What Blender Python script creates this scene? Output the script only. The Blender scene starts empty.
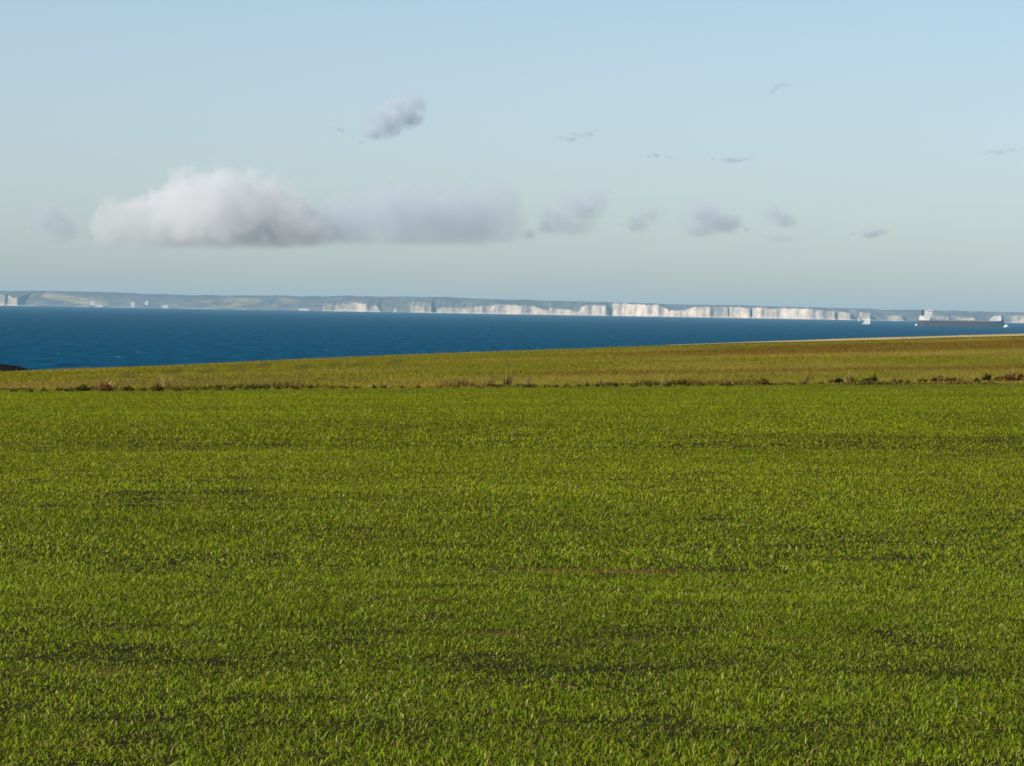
import bpy, bmesh, math, random
import numpy as np
from mathutils import Matrix, Vector

scene = bpy.context.scene
COL = scene.collection
R = math.radians
rng = np.random.default_rng(11)
random.seed(5)

# ------------------------------------------------------------------ camera
F = 4675.0                       # focal length in pixels of a 1024 px wide frame
EYE = 32.0                       # metres above the sea (sea level is z = 0)
ROLL = R(0.98)
PITCH = math.atan(73.0 / F)
cam_data = bpy.data.cameras.new('camera')
cam_data.sensor_width = 36.0
cam_data.lens = 36.0 * F / 1024.0
cam_data.clip_start = 0.5
cam_data.clip_end = 300000.0
cam = bpy.data.objects.new('camera', cam_data)
COL.objects.link(cam)
base = Matrix.Rotation(R(90) - PITCH, 4, 'X')
cam.matrix_world = Matrix.Translation((0, 0, EYE)) @ base @ Matrix.Rotation(ROLL, 4, 'Z')
scene.camera = cam
RC = np.array((base @ Matrix.Rotation(ROLL, 4, 'Z')).to_3x3())


def at(px, py, y):
    """world point at depth y (metres along +Y) seen at a photograph pixel"""
    d = RC @ np.array([(px - 512.0) / F, -(py - 383.0) / F, -1.0])
    d = d / d[1]
    return Vector((d[0] * y, y, EYE + d[2] * y))


def proj(x, y, z):
    """photograph pixel of world points (arrays)"""
    v = np.stack([x, y, z - EYE], -1) @ RC
    return 512 + F * v[..., 0] / -v[..., 2], 383 - F * v[..., 1] / -v[..., 2]


# ------------------------------------------------------------------ noise
def hash2(i, j, s):
    h = (i.astype(np.int64) * 374761393 + j.astype(np.int64) * 668265263 + s * 1274126177) & 0x7fffffff
    h = ((h ^ (h >> 13)) * 1103515245) & 0x7fffffff
    h = ((h ^ (h >> 16)) * 22695477) & 0x7fffffff
    return (h & 0xffff) / 65535.0


def vnoise(x, y, s=0):
    x = np.asarray(x, float); y = np.asarray(y, float)
    i = np.floor(x); j = np.floor(y)
    fx = x - i; fy = y - j
    fx = fx * fx * (3 - 2 * fx); fy = fy * fy * (3 - 2 * fy)
    i = i.astype(np.int64); j = j.astype(np.int64)
    a = hash2(i, j, s) * (1 - fx) + hash2(i + 1, j, s) * fx
    b = hash2(i, j + 1, s) * (1 - fx) + hash2(i + 1, j + 1, s) * fx
    return a * (1 - fy) + b * fy


def fbm(x, y, s=0, o=4):
    t = 0; a = .5; n = 0
    for k in range(o):
        t = t + a * vnoise(x * 2 ** k, y * 2 ** k, s + k); n += a; a *= .5
    return t / n


def sstep(a, b, x):
    t = np.clip((x - a) / (b - a), 0, 1)
    return t * t * (3 - 2 * t)


# ------------------------------------------------------------------ materials
def new_mat(name):
    m = bpy.data.materials.new(name)
    m.use_nodes = True
    nt = m.node_tree
    nt.nodes.clear()
    return m, nt, nt.nodes, nt.links


def out(nd, ln, shader, socket='Surface'):
    o = nd.new('ShaderNodeOutputMaterial')
    ln.new(shader, o.inputs[socket])
    return o


def plain(name, colour, rough=.6, var=.12, scale=.4, spec=.3):
    """painted or bare surface with a little uneven wear"""
    m, nt, nd, ln = new_mat(name)
    b = nd.new('ShaderNodeBsdfPrincipled')
    tc = nd.new('ShaderNodeTexCoord'); n = nd.new('ShaderNodeTexNoise')
    n.inputs['Scale'].default_value = scale; n.inputs['Detail'].default_value = 5
    ln.new(tc.outputs['Object'], n.inputs['Vector'])
    r = nd.new('ShaderNodeValToRGB')
    c = colour
    r.color_ramp.elements[0].position = .3; r.color_ramp.elements[1].position = .7
    r.color_ramp.elements[0].color = (c[0] * (1 - var), c[1] * (1 - var), c[2] * (1 - var), 1)
    r.color_ramp.elements[1].color = (min(1, c[0] * (1 + var)), min(1, c[1] * (1 + var)), min(1, c[2] * (1 + var)), 1)
    ln.new(n.outputs[0], r.inputs[0])
    ln.new(r.outputs[0], b.inputs['Base Color'])
    b.inputs['Roughness'].default_value = rough
    b.inputs['Specular IOR Level'].default_value = spec
    out(nd, ln, b.outputs[0])
    return m


def attr_mat(name, rough=.9, translucent=0.0, spec=.1, noise=None, bump=0.0):
    """colour comes from the mesh's own 'colour' attribute"""
    m, nt, nd, ln = new_mat(name)
    a = nd.new('ShaderNodeAttribute'); a.attribute_name = 'colour'
    c = a.outputs['Color']
    b = nd.new('ShaderNodeBsdfPrincipled')
    if noise:
        tc = nd.new('ShaderNodeTexCoord'); n = nd.new('ShaderNodeTexNoise')
        n.inputs['Scale'].default_value = noise[0]; n.inputs['Detail'].default_value = 8
        n.inputs['Roughness'].default_value = .65
        ln.new(tc.outputs['Object'], n.inputs['Vector'])
        mr = nd.new('ShaderNodeMapRange')
        mr.inputs['From Min'].default_value = .3; mr.inputs['From Max'].default_value = .7
        mr.inputs['To Min'].default_value = 1 - noise[1]; mr.inputs['To Max'].default_value = 1 + noise[1]
        ln.new(n.outputs[0], mr.inputs['Value'])
        mx = nd.new('ShaderNodeVectorMath'); mx.operation = 'SCALE'
        ln.new(c, mx.inputs[0]); ln.new(mr.outputs[0], mx.inputs['Scale'])
        c = mx.outputs[0]
        if bump:
            bp = nd.new('ShaderNodeBump'); bp.inputs['Strength'].default_value = bump
            bp.inputs['Distance'].default_value = .03
            ln.new(n.outputs[0], bp.inputs['Height']); ln.new(bp.outputs[0], b.inputs['Normal'])
    ln.new(c, b.inputs['Base Color'])
    b.inputs['Roughness'].default_value = rough
    b.inputs['Specular IOR Level'].default_value = spec
    s = b.outputs[0]
    if translucent:
        t = nd.new('ShaderNodeBsdfTranslucent'); ln.new(c, t.inputs['Color'])
        mix = nd.new('ShaderNodeMixShader'); mix.inputs[0].default_value = translucent
        ln.new(s, mix.inputs[1]); ln.new(t.outputs[0], mix.inputs[2]); s = mix.outputs[0]
    out(nd, ln, s)
    return m


# ------------------------------------------------------------------ mesh helpers
def mesh_np(name, verts, quads=None, tris=None, colour=None, mat=None, smooth=False, parent=None):
    me = bpy.data.meshes.new(name)
    nv = len(verts)
    me.vertices.add(nv)
    me.vertices.foreach_set('co', np.ascontiguousarray(verts, np.float32).ravel())
    nq = 0 if quads is None else len(quads)
    ntr = 0 if tris is None else len(tris)
    idx = []
    if nq: idx.append(np.asarray(quads).ravel())
    if ntr: idx.append(np.asarray(tris).ravel())
    idx = np.concatenate(idx).astype(np.int32)
    me.loops.add(len(idx)); me.loops.foreach_set('vertex_index', idx)
    me.polygons.add(nq + ntr)
    st = np.concatenate([np.arange(nq) * 4, nq * 4 + np.arange(ntr) * 3]).astype(np.int32)
    me.polygons.foreach_set('loop_start', st)
    if smooth:
        me.polygons.foreach_set('use_smooth', np.ones(nq + ntr, bool))
    me.update(calc_edges=True)
    if colour is not None:
        a = me.attributes.new('colour', 'FLOAT_COLOR', 'POINT')
        c = np.ones((nv, 4), np.float32); c[:, :3] = colour
        a.data.foreach_set('color', c.ravel())
    o = bpy.data.objects.new(name, me)
    COL.objects.link(o)
    if mat: me.materials.append(mat)
    if parent: o.parent = parent
    return o


def grid_quads(nr, nc):
    i = np.arange(nr - 1)[:, None] * nc + np.arange(nc - 1)[None, :]
    return np.stack([i, i + 1, i + nc + 1, i + nc], -1).reshape(-1, 4)


def bm_obj(name, bm, mat, parent=None, smooth=False):
    me = bpy.data.meshes.new(name)
    bm.normal_update(); bm.to_mesh(me); bm.free()
    me.materials.append(mat)
    if smooth:
        for p in me.polygons: p.use_smooth = True
    o = bpy.data.objects.new(name, me); COL.objects.link(o)
    if parent: o.parent = parent
    return o


def box(bm, x0, x1, y0, y1, z0, z1, bevel=0):
    r = bmesh.ops.create_cube(bm, size=1)
    bmesh.ops.scale(bm, vec=(x1 - x0, y1 - y0, z1 - z0), verts=r['verts'])
    bmesh.ops.translate(bm, vec=((x0 + x1) / 2, (y0 + y1) / 2, (z0 + z1) / 2), verts=r['verts'])
    return r['verts']


def cyl(bm, p, q, r0, r1=None, n=12):
    p = Vector(p); q = Vector(q); d = q - p
    r = bmesh.ops.create_cone(bm, cap_ends=True, segments=n, radius1=r0, radius2=r0 if r1 is None else r1, depth=d.length)
    m = Matrix.Translation((p + q) / 2) @ d.to_track_quat('Z', 'Y').to_matrix().to_4x4()
    bmesh.ops.transform(bm, matrix=m, verts=r['verts'])


def prism(bm, pts, y0, y1):
    """closed outline in XZ pulled from y0 to y1"""
    a = [bm.verts.new((x, y0, z)) for x, z in pts]
    b = [bm.verts.new((x, y1, z)) for x, z in pts]
    bm.faces.new(a); bm.faces.new(b[::-1])
    n = len(pts)
    for i in range(n):
        bm.faces.new((a[i], b[i], b[(i + 1) % n], a[(i + 1) % n]))
    bmesh.ops.recalc_face_normals(bm, faces=bm.faces)


def empty(name, loc, label, cat, group=None, rz=0):
    o = bpy.data.objects.new(name, None); COL.objects.link(o)
    o.location = loc; o.rotation_euler = (0, 0, rz); o.empty_display_size = .2
    tag(o, label, cat, group)
    return o


def tag(o, label, cat, group=None):
    o['label'] = label; o['category'] = cat
    if group: o['group'] = group


def kind(o, k):
    o['kind'] = k
    return o


# ------------------------------------------------------------------ light
SUN_EL, SUN_LEFT = R(27), R(134)            # height above the horizon; angle to the left of the view
sun_dir = Vector((-math.sin(SUN_LEFT) * math.cos(SUN_EL), math.cos(SUN_LEFT) * math.cos(SUN_EL), math.sin(SUN_EL)))
sl = bpy.data.lights.new('sun', 'SUN')
sl.energy = 5.0; sl.angle = R(.5); sl.color = (1.0, .92, .79)
so = bpy.data.objects.new('sun', sl); COL.objects.link(so)
so.rotation_euler = sun_dir.to_track_quat('Z', 'Y').to_euler()
so.location = (-60, -40, 120)

world = bpy.data.worlds.new('World'); scene.world = world
world.use_nodes = True
wn = world.node_tree
bg = wn.nodes['Background']
sky = wn.nodes.new('ShaderNodeTexSky')
sky.sky_type = 'NISHITA'; sky.sun_disc = False
sky.sun_elevation = SUN_EL
sky.sun_rotation = math.atan2(sun_dir.x, sun_dir.y)
sky.altitude = 0; sky.air_density = 0.57; sky.dust_density = 0.72; sky.ozone_density = 0.5
wn.links.new(sky.outputs[0], bg.inputs['Color'])
bg.inputs['Strength'].default_value = .0885

# ------------------------------------------------------------------ terrain shape
Y_MARGIN, Y_CREST = 115.0, 260.0


def ground_z(x, y):
    x = np.asarray(x, float); y = np.asarray(y, float)
    X = 70 * np.tanh(x / 70)
    ky = np.array([-60, 0, 15, 60, 115, 160, 210, 260, 900.])
    a = np.interp(y, ky, [-1.65, -1.65, -1.65, -1.72, -1.90, -1.97, -2.08, -2.25, -2.25])
    b = np.interp(y, ky, [0, 0, 0, .010, .0254, .037, .047, .054, .054])
    # round the joints
    for d in (8, -8, 16, -16):
        a = a + np.interp(y + d, ky, [-1.65, -1.65, -1.65, -1.72, -1.90, -1.97, -2.08, -2.25, -2.25])
        b = b + np.interp(y + d, ky, [0, 0, 0, .010, .0254, .037, .047, .054, .054])
    a /= 5; b /= 5
    z = EYE + a + b * X
    z = z - .27 * (np.clip(-X, 0, 40) / 28.5) ** 1.6 * sstep(120, 240, y)
    t = np.clip(y - Y_CREST + 6, 0, None)
    z = z - 45 * sstep(150, 219, np.abs(x)) - 45 * (1 - sstep(-298, -200, y))
    z = z - .0009 * t ** 2 - .006 * t
    z = z + (fbm(x / 9, y / 14, 3, 3) - .5) * .09 * np.clip(y / 60, .2, 1)
    return np.maximum(z, -8)


def find(px, py, y0=8.0, y1=300.0):
    """ground point seen at a photograph pixel"""
    ys = np.linspace(y0, y1, 6000)
    d = RC @ np.array([(px - 512.0) / F, -(py - 383.0) / F, -1.0]); d = d / d[1]
    xs = d[0] * ys; zs = EYE + d[2] * ys
    g = ground_z(xs, ys)
    k = np.argmax(zs <= g)
    if zs[k] > g[k]: k = len(ys) - 1
    return Vector((xs[k], ys[k], g[k]))


def margin_y(x):
    return Y_MARGIN + 1.5 * (vnoise(x / 9.0, x * 0 + 3.3, 9) - .5)


def crest_f(x, y):
    """0 at the field edge, 1 at the brow, measured as the eye sees it"""
    z = ground_z(x, y)
    a = (EYE - z) / y
    u = x / y
    ym = np.full_like(y, Y_MARGIN); am = (EYE - ground_z(u * ym, ym)) / ym
    yc = np.full_like(y, Y_CREST - 4); ac = (EYE - ground_z(u * yc, yc)) / yc
    return (am - a) / (am - ac)


def second_colour(x, y):
    """ground and grass colour of the rough pasture beyond the field edge"""
    f = crest_f(x, y)
    u = x / y * F + 512
    n1 = fbm(x / 7, y / 16, 21, 4); n2 = fbm(x / 1.7, y / 5, 31, 3)
    n3 = fbm(x / 14, y / 9, 44, 3)
    green = np.array([.160, .160, .006]); tan = np.array([.27, .20, .03]); brown = np.array([.14, .072, .009]); dark = np.array([.05, .045, .012])
    wob = (n1 - .5) * .12
    c = np.empty(x.shape + (3,)); c[:] = green
    w = sstep(.40, .70, n1)[..., None] * .55
    c = c * (1 - w) + tan * w
    w = (sstep(.55, .8, n2) * .30)[..., None]
    c = c * (1 - w) + brown * w
    amp = sstep(480, 760, u)
    band = sstep(.70, .77, f + wob) * (1 - sstep(.88, .93, f + wob)) * amp
    w = (band * (.45 + .5 * n2))[..., None]; c = c * (1 - w) + brown * w
    band = sstep(.27, .33, f + wob * .8) * (1 - sstep(.35, .41, f + wob * .8)) * sstep(380, 640, u)
    w = (band * (.3 + .55 * n2))[..., None]; c = c * (1 - w) + brown * w
    band = sstep(.60, .65, f + wob * .5) * (1 - sstep(.68, .71, f + wob * .5)) * amp
    w = (band * .55)[..., None]; c = c * (1 - w) + tan * w
    # drier strip in front of the margin plants on the left
    band = sstep(.10, .3, f) * (1 - sstep(.45, .75, f)) * (1 - sstep(250, 420, u)) * sstep(.4, .6, n3)
    w = (band * .6)[..., None]; c = c * (1 - w) + np.array([.18, .12, .03]) * w
    # brow
    w = (sstep(.93, 1.0, f) * .5)[..., None]; c = c * (1 - w) + np.array([.18, .17, .05]) * w
    c = c * (.8 + .4 * n2)[..., None]
    return c


# wheel marks where the tractor turned, as short curved lines on the pasture
ruts = []
for tx, ty in ((242, 368), (210, 372), (306, 367), (338, 365.5), (131, 376), (176, 372.5), (398, 363), (265, 366.5), (362, 364.5)):
    pts = [(tx - 5, ty + 2), (tx - 3, ty - 1.5), (tx + 2, ty - 3.4)]
    w = [find(*p, y0=110) for p in pts]
    ruts.append(w)


def rut_mask(x, y):
    m = np.zeros_like(x)
    for w in ruts:
        for a, b in zip(w, w[1:]):
            ax, ay, bx, by = a.x, a.y, b.x, b.y
            t = np.clip(((x - ax) * (bx - ax) + (y - ay) * (by - ay)) / ((bx - ax) ** 2 + (by - ay) ** 2 + 1e-6), 0, 1)
            d = np.hypot(x - ax - t * (bx - ax), (y - ay - t * (by - ay)) * .25)
            m = np.maximum(m, 1 - sstep(.18, .42, d))
    return m


bare = []                 # thin places in the crop: pixel centre, half width and half height in metres
for (px, py, hw, hy, s) in ((570, 571, .75, .42, .55), (640, 573, .8, .4, .5), (440, 600, .4, .22, .6), (905, 611, .30, .22, .75), (788, 640, .25, .16, .7), (840, 607, .16, .15, .8), (60, 672, .25, .15, .6),
                            (115, 673, .12, .1, .8), (505, 634, .2, .15, .8), (590, 688, .25, .12, .6), (975, 650, .25, .2, .6), (700, 740, .25, .15, .6),
                            (485, 632, .12, .12, .8), (20, 740, .2, .15, .6), (640, 642, .3, .15, .5), (560, 530, .5, .4, .35), (820, 560, .5, .3, .35)):
    p = find(px, py)
    bare.append((p.x, p.y, hw, hy, s))


# ------------------------------------------------------------------ ground
gy = np.concatenate([np.arange(-300, -40, 13), np.arange(-40, 12, 2.0), np.arange(12, 60, .35), np.arange(60, 128, .7), np.arange(128, 300, 1.2), np.arange(300, 460, 5)])
gx = np.concatenate([np.arange(-220, -34, 6), np.arange(-34, 34.01, .35), np.arange(40, 221, 6)])
GX, GY = np.meshgrid(gx, gy)
GZ = ground_z(GX, GY)
GZ = GZ + (fbm(GX / .35, GY / .35, 77, 2) - .5) * .03 * (GY < 118)
isfield = GY < margin_y(GX)
soil = np.array([.019, .018, .004])  # near-black: deep shade between the blades is put into this colour
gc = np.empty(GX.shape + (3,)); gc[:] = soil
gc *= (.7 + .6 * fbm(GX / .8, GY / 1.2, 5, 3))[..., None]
for (bx, by, hw, hy, bs) in bare:                 # straw and crumbly dry soil where the crop failed
    k = (1 - sstep(.5, 1.1, np.hypot((GX - bx) / hw, (GY - by) / hy))) * bs
    gc = gc * (1 - k[..., None]) + np.array([.15, .085, .022]) * k[..., None]
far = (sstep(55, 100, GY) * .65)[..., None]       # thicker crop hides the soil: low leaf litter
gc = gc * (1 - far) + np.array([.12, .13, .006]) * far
sc2 = second_colour(GX, np.maximum(GY, 20)) * .85
sc2 = sc2 * (1 - .38 * rut_mask(GX, GY))[..., None]
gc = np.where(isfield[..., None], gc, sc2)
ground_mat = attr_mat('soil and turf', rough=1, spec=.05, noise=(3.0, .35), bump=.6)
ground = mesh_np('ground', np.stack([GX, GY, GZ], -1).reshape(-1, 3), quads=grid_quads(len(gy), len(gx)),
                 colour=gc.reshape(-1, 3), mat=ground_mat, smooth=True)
kind(ground, 'structure')

# pale chalk track along the brow
pu = np.linspace(668, 1180, 90)
rows = []
for k, yy in enumerate(np.linspace(238, 259, 6)):
    fade = sstep(668, 900, pu)
    y = 259 - (259 - yy) * (.25 + .75 * fade)
    x = (pu - 512) / F * y
    rows.append(np.stack([x, y, ground_z(x, y) + .035], -1))
pv = np.array(rows).reshape(-1, 3)
path = mesh_np('path', pv, quads=grid_quads(6, 90), colour=np.array([.46, .36, .17]) * (.8 + .4 * fbm(pv[:, 0] / 3, pv[:, 1] / 2, 8, 3))[:, None],
               mat=attr_mat('chalky track', noise=(1.5, .2)), smooth=True)
kind(path, 'structure')

# ------------------------------------------------------------------ leaves
leaf_mat = attr_mat('green blade', rough=.7, translucent=.30, spec=.05)


def blades(name, x, y, z, length, width, lean, colour, mat, tip=None, heading=None, droop=.5, parent=None):
    """curved grass blades, one quad and a tip triangle each"""
    n = len(x)
    a = rng.uniform(0, 2 * np.pi, n) if heading is None else heading
    tw = a + np.pi / 2 + rng.normal(0, .5, n)
    dx, dy = np.cos(a), np.sin(a)
    wx, wy = np.cos(tw) * width / 2, np.sin(tw) * width / 2
    h1 = length * .55
    m = np.stack([x + dx * h1 * np.sin(lean), y + dy * h1 * np.sin(lean), z + h1 * np.cos(lean)], -1)
    l2 = lean + droop * rng.uniform(.3, 1.6, n)
    h2 = length * .5
    t = m + np.stack([dx * h2 * np.sin(l2), dy * h2 * np.sin(l2), h2 * np.cos(l2)], -1)
    b = np.stack([x, y, z], -1)
    w = np.stack([wx, wy, np.zeros(n)], -1)
    V = np.stack([b - w * .6, b + w * .6, m + w, m - w, t], 1).reshape(-1, 3)
    i = np.arange(n)[:, None] * 5
    C = np.repeat(colour[:, None, :], 5, 1)
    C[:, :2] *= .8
    if tip is not None:
        C[:, 4] = C[:, 4] * (1 - tip[:, None]) + np.array([.36, .33, .10]) * tip[:, None]
    return mesh_np(name, V, quads=i + np.array([0, 1, 2, 3]), tris=i + np.array([3, 2, 4]), colour=C.reshape(-1, 3), mat=mat, parent=parent)


def rows_noise(x, y):
    """uneven sowing: long streaks that follow the drill rows"""
    ca, sa = math.cos(R(2.2)), math.sin(R(2.2))
    u, v = ca * x + sa * y, -sa * x + ca * y
    return .4 * vnoise(u / 7, v / .45, 101) + .35 * vnoise(u / 16, v / 1.3, 102) + .25 * vnoise(u / 30, v / 4.0, 103)


def crop_keep(x, y):
    k = .35 + 1.3 * fbm(x / 1.1, y / 1.1, 61, 3)
    k *= .55 + .9 * fbm(x / .22, y / .22, 71, 2)
    k = np.clip(k * 1.5, 0, 1)
    k *= 1 - .24 * sstep(.64, .80, rows_noise(x, y)) * (1 - .6 * sstep(40, 80, y))
    for (bx, by, hw, hy, s) in bare:
        d = np.hypot((x - bx) / hw, (y - by) / hy) + (fbm(x / .2, y / .2, 91, 2) - .5) * 1.6
        k = k * (1 - s * (1 - sstep(.6, 1.15, d)))
    return k


def scatter(y0, y1, dens, pad=1.18, rows=True):
    w1 = 512 / F * y1 * pad + 1.2
    n = int(2 * w1 * (y1 - y0) * dens)
    x = rng.uniform(-w1, w1, n); y = rng.uniform(y0, y1, n)
    keep = np.abs(x) < 512 / F * y * pad + 1.2
    x, y = x[keep], y[keep]
    if rows:
        ca, sa = math.cos(R(2.2)), math.sin(R(2.2))
        v = -sa * x + ca * y
        r = np.round(v / .145) * .145
        v2 = r + rng.normal(0, .030, len(v)) + (fbm(x / 2.0, r * 3, 13, 2) - .5) * .05
        u = ca * x + sa * y
        x, y = ca * u - sa * v2, sa * u + ca * v2
    return x, y


def crop_colour(x, y):
    n = len(x)
    p = fbm(x / 2.6, y / 5, 41, 3); q = fbm(x / .5, y / .5, 51, 2); g = fbm(x / 9, y / 9, 57, 3)
    c = np.empty((n, 3)); c[:] = (.180, .226, .005)
    c *= (.68 + .40 * p + .25 * q)[:, None]
    c *= (.70 + .60 * rows_noise(x, y))[:, None]
    nearer = (1 - sstep(16, 60, y))[:, None]      # blade colour turns greener towards the near side of the field
    c = c * (1 - nearer * np.array([.12, .01, -.6]))
    w = sstep(.45, .75, g)[:, None] * .4
    c = c * (1 - w) + np.array([.205, .205, .004]) * w
    r = rng.random(n)
    calm = .66 * (1 - .6 * sstep(30, 85, y))
    c *= (1.02 - calm / 2 + calm * rng.random(n))[:, None]
    c[:, 0] *= rng.uniform(.75, 1.25, n)
    pale = r < .10 - .06 * sstep(35, 90, y); c[pale] = np.array([.31, .30, .08]) * rng.uniform(.7, 1.2, (pale.sum(), 1))
    dead = r > .955 + .02 * sstep(35, 90, y); c[dead] = np.array([.23, .16, .055]) * rng.uniform(.5, 1.2, (dead.sum(), 1))
    return c


parts = []
for (y0, y1, dens, L, W) in ((13.5, 30, 4300, .039, .0053), (30, 58, 1700, .043, .0075), (58, 117, 480, .048, .011)):
    x, y = scatter(y0, y1, dens)
    keep = (rng.random(len(x)) < crop_keep(x, y)) & (y < margin_y(x) - .1)
    x, y = x[keep], y[keep]
    parts.append((x, y, np.full(len(x), L), np.full(len(x), W)))
x, y, L, W = [np.concatenate(k) for k in zip(*parts)]
n = len(x)
z = ground_z(x, y) - .006
L = L * (.62 + .8 * fbm(x / 5, y / 2.2, 19, 3)) * (1 - .45 * sstep(104, 113, y))
crop = blades('wheat_crop', x, y, z, L * rng.uniform(.55, 1.35, n) * (.75 + .5 * fbm(x / 1.5, y / 1.5, 17, 2)), W * rng.uniform(.6, 1.3, n), rng.uniform(.2, 1.3, n),
              crop_colour(x, y), leaf_mat, tip=(rng.random(n) < .3) * rng.uniform(.2, .8, n), droop=1.2)
kind(crop, 'stuff')
print('crop blades', n)

# rough pasture beyond the field edge
x, y = scatter(Y_MARGIN - 1, Y_CREST + 26, 26, rows=False)
keep = (y > margin_y(x) - .4)
x, y = x[keep], y[keep]
rm = rut_mask(x, y)
keep = rng.random(len(x)) > rm * .6
x, y, rm = x[keep], y[keep], rm[keep]
n = len(x)
c = second_colour(x, y) * (.65 + .7 * rng.random(n))[:, None]
c = c * (1 - rm[:, None] * .4)
r = rng.random(n); d = r < .06
c[d] = np.array([.24, .19, .07])
tall = .055 * (1 + .9 * (rng.random(n) < .03)) * (.5 + fbm(x / 3, y / 8, 87, 3))
past = blades('pasture_grass', x, y, ground_z(x, y) - .01, tall * rng.uniform(.6, 1.4, n) * (1 - .5 * rm), rng.uniform(.012, .03, n), rng.uniform(.1, .9, n), c, leaf_mat)
kind(past, 'stuff')
print('pasture blades', n)

# unmown strip right along the field edge
n = 22000
x = rng.uniform(-17, 17, n); y = margin_y(x) + np.abs(rng.normal(0, .9, n)) - .1
q = fbm(x / 1.6, y * 0 + 5, 67, 4) + .10 * np.clip(x / 14, -1, 1); r = rng.random(n)
c = np.where((r < sstep(.35, .75, q))[:, None], np.array([.20, .12, .03]), np.array([.07, .068, .010]))
c = np.where((rng.random(n) < .22)[:, None], np.array([.27, .20, .055]), c)
c = np.where((rng.random(n) < .40 * sstep(.5, .7, fbm(x / .7, y * 0 + 9, 68, 3)))[:, None], np.array([.030, .022, .008]), c) * rng.uniform(.5, 1.3, (n, 1))
strip = blades('edge_grass', x, y, ground_z(x, y) - .01, rng.uniform(.06, .19, n) * np.clip(.12 + 2.6 * (fbm(x / 1.1, y * 0, 66, 4) - .36), .12, 1.35), rng.uniform(.008, .02, n), rng.uniform(.05, .6, n), c, leaf_mat)
kind(strip, 'stuff')

# ------------------------------------------------------------------ plants on the field edge
weed_mat = attr_mat('weed leaf', rough=.7, translucent=.15, spec=.1)
DARKGREEN, BROWN, TAN, RUST, OLIVE = (.048, .050, .009), (.095, .052, .013), (.27, .19, .06), (.16, .075, .022), (.105, .095, .014)


def clump_mesh(w, h, colour, n, tallness=0.0, mixc=None):
    a = rng.uniform(0, 2 * np.pi, n); r = np.sqrt(rng.random(n))
    x = np.cos(a) * r * w / 2; y = np.sin(a) * r * w / 2 * .8
    lump = .35 + .9 * vnoise(x / (w * .28) + 7, y / (w * .28), int(rng.integers(1e5)))
    z = rng.random(n) ** 1.3 * h * np.clip(1.1 - r ** 2, .15, 1) * lump * .8
    L = h * rng.uniform(.25, .6, n) * (1 + tallness * (rng.random(n) < .25))
    c = np.array(colour)[None] * rng.uniform(.4, 1.5, (n, 1))
    if mixc is not None:
        k = rng.random(n) < .3
        c[k] = np.array(mixc)[None] * rng.uniform(.5, 1.3, (k.sum(), 1))
    return x, y, z, L, rng.uniform(.012, .035, n) * (h / .16) ** .5, rng.uniform(.1, 1.3, n), c


def clump(name, px, py, wpx, hpx, colour, label, cat, group=None, n=150, tallness=0.0, mixc=None, stems=False):
    p = find(px, py, y0=105)
    s = p.y / F
    w, h = wpx * s, (hpx * .85 + 1.6) * s
    x, y, z, L, W, lean, c = clump_mesh(w, h, colour, n, tallness, mixc)
    if stems:
        z = z * 0; L = h * rng.uniform(.55, 1.1, n); W = rng.uniform(.006, .014, n); lean = rng.uniform(.0, .3, n)
    o = blades(name, x, y, z - .01, L, W, lean, c, weed_mat)
    o.location = p
    tag(o, label, cat, group)
    return o


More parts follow.
